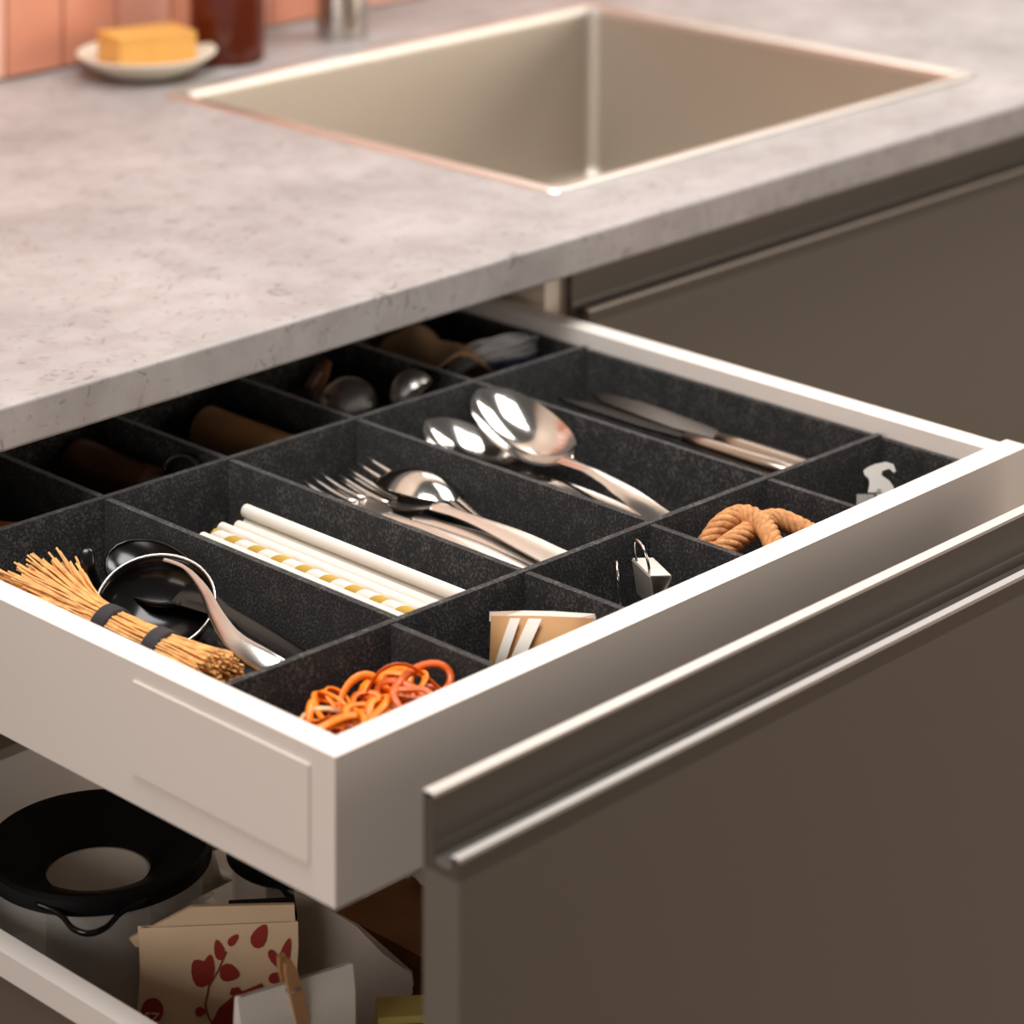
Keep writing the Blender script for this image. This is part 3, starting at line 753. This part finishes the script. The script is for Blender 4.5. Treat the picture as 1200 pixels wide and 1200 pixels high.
# cloth with thread
t = thing('rolled_cloth', 'rolled beige cloth tucked in the rear corner compartment', 'cloth', (.501, .078, FZ))
rows = []
for i in range(13):
    u = i/12; rows.append([((.021+.0015*math.sin(7*a+u*9))*math.cos(a)*1.3 + .004*math.sin(u*6), -.040+u*.076, .0245 + (.0225+.002*math.sin(5*a+u*8))*math.sin(a)*.98) for a in [2*PI*k/24 for k in range(25)]])
obj('roll', sheet(rows, .0012), 'cloth', t, smooth=True); t.rotation_euler = (0, 0, math.radians(-18))
t = thing('thread_bundle', 'bundle of white and blue cotton thread beside the rolled cloth', 'thread', (.52, .020, FZ)); L = Vector(t.location)
def strands(n, pts_, spread, seed):
    bm = bmesh.new(); r_ = random.Random(seed)
    for k in range(n):
        o1 = Vector((r_.uniform(-.007, .007), r_.uniform(-.007, .007), r_.uniform(-spread, spread)))
        pts = [Vector(p) + o1*(.7 + .5*math.sin(i*1.3+k)) for i, p in enumerate(pts_)]
        tube([p-L for p in smoothpath(pts, 4)], .0012, 5, bm)
    return bm
o = obj('white_threads', strands(60, [onz(533, 428, .812), onz(556, 418, .817), onz(585, 410, .82), onz(612, 404, .82), onz(628, 402, .816)], .006, 4), 'whitethread', t, smooth=True); o['kind'] = 'stuff'
o = obj('blue_threads', strands(16, [onz(575, 432, .806), onz(598, 420, .809), onz(618, 412, .811), onz(640, 409, .810)], .003, 8), 'blue', t, smooth=True); o['kind'] = 'stuff'

# ------------------------------------------------------------------ inside the lower drawer
def canister(label, c, R, H, group=None):
    t = thing('glass_canister', label, 'canister', (c[0], c[1], LZ)); k = R/.064
    obj('glass_jar', lathe([(0, .0006), (R*.86, .0006), (R*.9, .004), (R*.93, H-.012), (R*.93, H-.002), (R*.9, H-.002), (R*.9, H-.012), (R*.87, .006), (0, .005)], 48), 'glass', t, smooth='auto')
    hole = .0293*k
    obj('lid', lathe([(R*.95, H-.010), (R, H-.008), (R, H), (R*.97, H+.002), (R*.9, H+.001), (R*.6, H-.007), (hole+.003, H-.013), (hole, H-.014), (hole, H-.017), (hole+.004, H-.017), (R*.6, H-.011), (R*.88, H-.004), (R*.95, H-.006), (R*.95, H-.010)], 64), 'blackp', t, smooth='auto')
    obj('inner_tube', lathe([(hole, H-.016), (hole*.98, .03), (hole*.9, .022), (0, .021), (0, .0225), (hole*.86, .0235), (hole*.93, .031), (hole*.95, H-.016), (hole, H-.016)], 40), 'frost', t, smooth='auto')
    sp = smoothpath([(-.030*k, R*.88, H-.004), (-.017*k, R*1.0, H-.006), (-.009*k, R+.012*k, H-.008), (0, R+.016*k, H-.009), (.009*k, R+.012*k, H-.008), (.017*k, R*1.0, H-.006), (.030*k, R*.88, H-.004)], 6)
    o = obj('pouring_lip', tube(sp, .0012, 8, flat=1.6), 'blackm', t, smooth=True); o.rotation_euler = (0, 0, PI - .72)
    return t
jc = onz(115, 989, .6615)
canister('large glass canister with wide black funnel lid in the lower drawer', (jc.x, jc.y), .064, .6615-LZ)
canister('smaller glass canister with black lid behind the printed paper bag', (.245, -.068), .043, .072)
# white sachets between the canisters
PK = random.Random(11)
for k in range(9):
    x, y, z, rz, rx = .203 + PK.uniform(-.008, .008), -.003 + PK.uniform(-.008, .008), LZ + .001 + k*.0078, PK.uniform(-.6, .6), PK.uniform(-.04, .04)
    rows = [[((u-.5)*.055, (v-.5)*.04, .0065*math.sin(PI*u)**.5*math.sin(PI*v)**.5 if 0 < u < 1 and 0 < v < 1 else 0) for u in [j/8 for j in range(9)]] for v in [j/6 for j in range(7)]]
    o = obj('paper_packet', sheet(rows, .0008), 'china', smooth=True); o.location = (x, y, z); o.rotation_euler = (rx, 0, rz)
    prop(o, 'small white paper packet piled between the two canisters', 'packet', 'white paper packets')
# gusseted paper bags
def bag(name, label, c, wdt, dep, hgt, rotz, m, lean=0, fold=.02, cat='bag', slope=0, wr=0):
    t = thing(name, label, cat, (c[0], c[1], LZ), rotz)
    rows = []; n = 9
    for i in range(n+1):
        v = i/n; d = dep/2*(1-v**1.6)+.0012; ww = wdt/2*(1-.03*math.sin(PI*v))
        g = .35*d*(v)
        z = .0008 + v*hgt; yo = lean*v*v
        jx = .0012*math.sin(9*v)
        rows.append([(-ww+jx, -d+yo, z), (-ww*.5, -d*1.08+yo, z), (0, -d*1.12+yo, z), (ww*.5, -d*1.08+yo, z), (ww+jx, -d+yo, z), (ww-g-.003*v, yo, z), (ww, d+yo, z), (0, d*1.1+yo, z), (-ww, d+yo, z), (-ww+g+.003*v, yo, z), (-ww+jx, -d+yo, z)])
    rows = [[(x + wr*math.sin(190*z+60*x), y + wr*math.sin(130*z+170*x+1), z*(1 - slope*max(0, x/wdt+.35))) for x, y, z in r] for r in rows]
    b_ = obj('bag_body', sheet(rows), m, t, smooth='auto')
    return t
FA = YAW - PI/2                                   # facing the photographer's side of the kitchen
bc = (.104, -.160)
t = bag('paper_bag', 'cream paper bag printed with red leaves in the lower drawer', bc, .086, .034, .104, FA+.08, 'cream', lean=.004)
obj('folded_top', poly([(-.0475, .0985), (-.044, .094), (.0425, .0965), (.0415, .1135), (-.014, .1145)], .0040, .0065, axis='y'), 'cream', t, bevel=.0006)
# red print on the front of the bag (leaves, stem, emblem), lying on the paper
def decal(name, pts, yoff, m='red'):
    def surf(z): v = z/.104; return -(.017*(1-max(0, v)**1.6)+.0012)*1.12 + .004*v*v - .0006 - yoff
    bm = bmesh.new(); vs = [bm.verts.new((x, surf(z), z)) for x, z in pts]
    cxx = sum(p[0] for p in pts)/len(pts); czz = sum(p[1] for p in pts)/len(pts)
    c = bm.verts.new((cxx, surf(czz), czz))
    for k in range(len(vs)): bm.faces.new((vs[k], vs[(k+1) % len(vs)], c))
    return obj(name, bm, m, t)
def leaf(x, z, l, wd, ang):
    pts = []
    for k in range(12):
        a = 2*PI*k/12; u, v_ = l/2*math.cos(a), wd/2*math.sin(a)*(1-.35*math.cos(a))
        pts.append((x+u*math.cos(ang)-v_*math.sin(ang), z+u*math.sin(ang)+v_*math.cos(ang)))
    decal('leaf_print', pts, .0001)
def bp(px, py):                                   # bag-front coordinates from the photograph
    return ((px-256)/180*.086, .1135 - (py-1064)/3373*1.46)
for px, py, l, wd, an in ((238, 1133, .014, .011, 2.2), (246, 1128, .012, .007, 1.4), (258, 1110, .010, .0055, 1.9), (270, 1135, .011, .008, -.2), (274, 1100, .007, .004, .7), (304, 1097, .012, .008, 1.0), (238, 1175, .006, .0045, 0), (320, 1122, .010, .004, -1.0), (332, 1118, .016, .0055, 1.25), (324, 1142, .010, .005, .1)):
    x, z = bp(px, py); leaf(x, z, l, wd, an)
stem = [bp(*p) for p in ((266, 1112), (258, 1130), (247, 1148), (243, 1168), (247, 1182), (252, 1190))]
def bag_surf(z): v = z/.104; return -(.017*(1-max(0, v)**1.6)+.0012)*1.12 + .004*v*v - .0008
obj('stem_print', sheet([[(x-.0005, bag_surf(z), z), (x+.0005, bag_surf(z), z)] for x, z in stem]), 'red', t)
decal('ribbon_print', [bp(*p) for p in ((248, 1192), (258, 1172), (276, 1158), (306, 1147), (313, 1160), (290, 1168), (272, 1180), (262, 1196))], .0002)
decal('crest_print', [bp(*p) for p in ((270, 1158), (272, 1151), (280, 1150), (284, 1155), (278, 1160))], .0002)
decal('badge_print', [(bp(280, 1208)[0]+.012*math.cos(a), bp(280, 1208)[1]+.013*math.sin(a)) for a in [2*PI*k/18 for k in range(18)]], .0001)
decal('emblem_print', [(-.0345+.006*math.cos(a), bp(0, 1172)[1]+.0062*math.sin(a)) for a in [2*PI*k/16 for k in range(16)]], .0001)
e = text_mesh('emblem_lettering', 'SZ', .0075, 'cream', t); e.rotation_euler = (PI/2, .1, 0); zz = bp(0, 1172)[1]; e.location = (-.0345, -.0172, zz)

t = bag('white_paper_bag', 'white paper bag closed with a wooden clothespin', (.084, -.2445), .066, .024, .115, -.27, 'white', lean=.0)
o = thing('clothespin', 'small wooden clothespin clipped to the white paper bag', 'clothespin', (.087, -.2455, .6385), -.27)
for s in (-1, 1):
    q = obj('jaw', poly([(-.0035, 0), (.0035, 0), (.0032, .030), (.0018, .036), (-.0018, .036), (-.0032, .030)], .0018 if s > 0 else -.0056, .0056 if s > 0 else -.0018, axis='y'), 'wood', o, bevel=.0005)
obj('spring', tube([(.0042*math.cos(a), .0062*math.sin(a), .020+.0006*a/6) for a in [2*PI*k/10 for k in range(20)]], .0006, 6), 'steel2', o, smooth=True)
o.rotation_euler = (.0, -.24, -.27)
bag('translucent_bag', 'translucent glassine bag standing behind the printed paper bag', (.176, -.190), .066, .030, .104, FA-.25, 'clearbag', slope=.42, wr=.0022)
o = obj('wooden_stick', bx(-.005, .005, -.004, .004, 0, .096), 'orangewood', bevel=.0008); o.location = (.1905, -.137, LZ); o.rotation_euler = (0, 0, FA)
prop(o, 'orange brown wooden stick showing above the translucent bag', 'stick')
t = thing('wooden_box', 'flat brown wooden box lying behind the tall drawer front', 'box', (.32, -.262, LZ+.0006)); WB = (.095, .135)
obj('box_body', bx(-WB[0], WB[0], -WB[1], WB[1], 0, .046), 'board', t, bevel=.001)
obj('box_lid', bx(-WB[0]-.0015, WB[0]+.0015, -WB[1]-.0015, WB[1]+.0015, .0475, .056), 'board', t, bevel=.0012)
rows = [[((u-.5)*.05, (v-.5)*.04, .012*math.sin(PI*u)*math.sin(PI*v)+.003*math.sin(17*u+5*v)*math.sin(13*v)) for u in [j/12 for j in range(13)]] for v in [j/10 for j in range(11)]]
o = obj('crumpled_paper', sheet(rows, .0006), 'white', smooth=False); o.location = (.300, -.150, LZ+.0605); prop(o, 'crumpled white paper lying on the brown wooden box', 'paper')
t = thing('yellow_packet', 'yellow packet with lines of dark print at the drawer front', 'packet', (.158, -.266, LZ), FA+.1)
obj('packet_body', bx(-.026, .030, -.010, .010, 0, .082), 'yellow', t, bevel=.002)
for k in range(5):
    obj('print_line', bx(-.022, -.002-.003*(k % 2), -.0104, -.0099, .0765-k*.0046, .0780-k*.0046), 'ink', t)
o = obj('black_box', bx(-.024, .024, -.006, .006, 0, .092), 'blackp', bevel=.002); o.location = (.158, -.143, LZ); o.rotation_euler = (0, 0, FA+.1); prop(o, 'slim black box standing behind the printed paper bag', 'box')
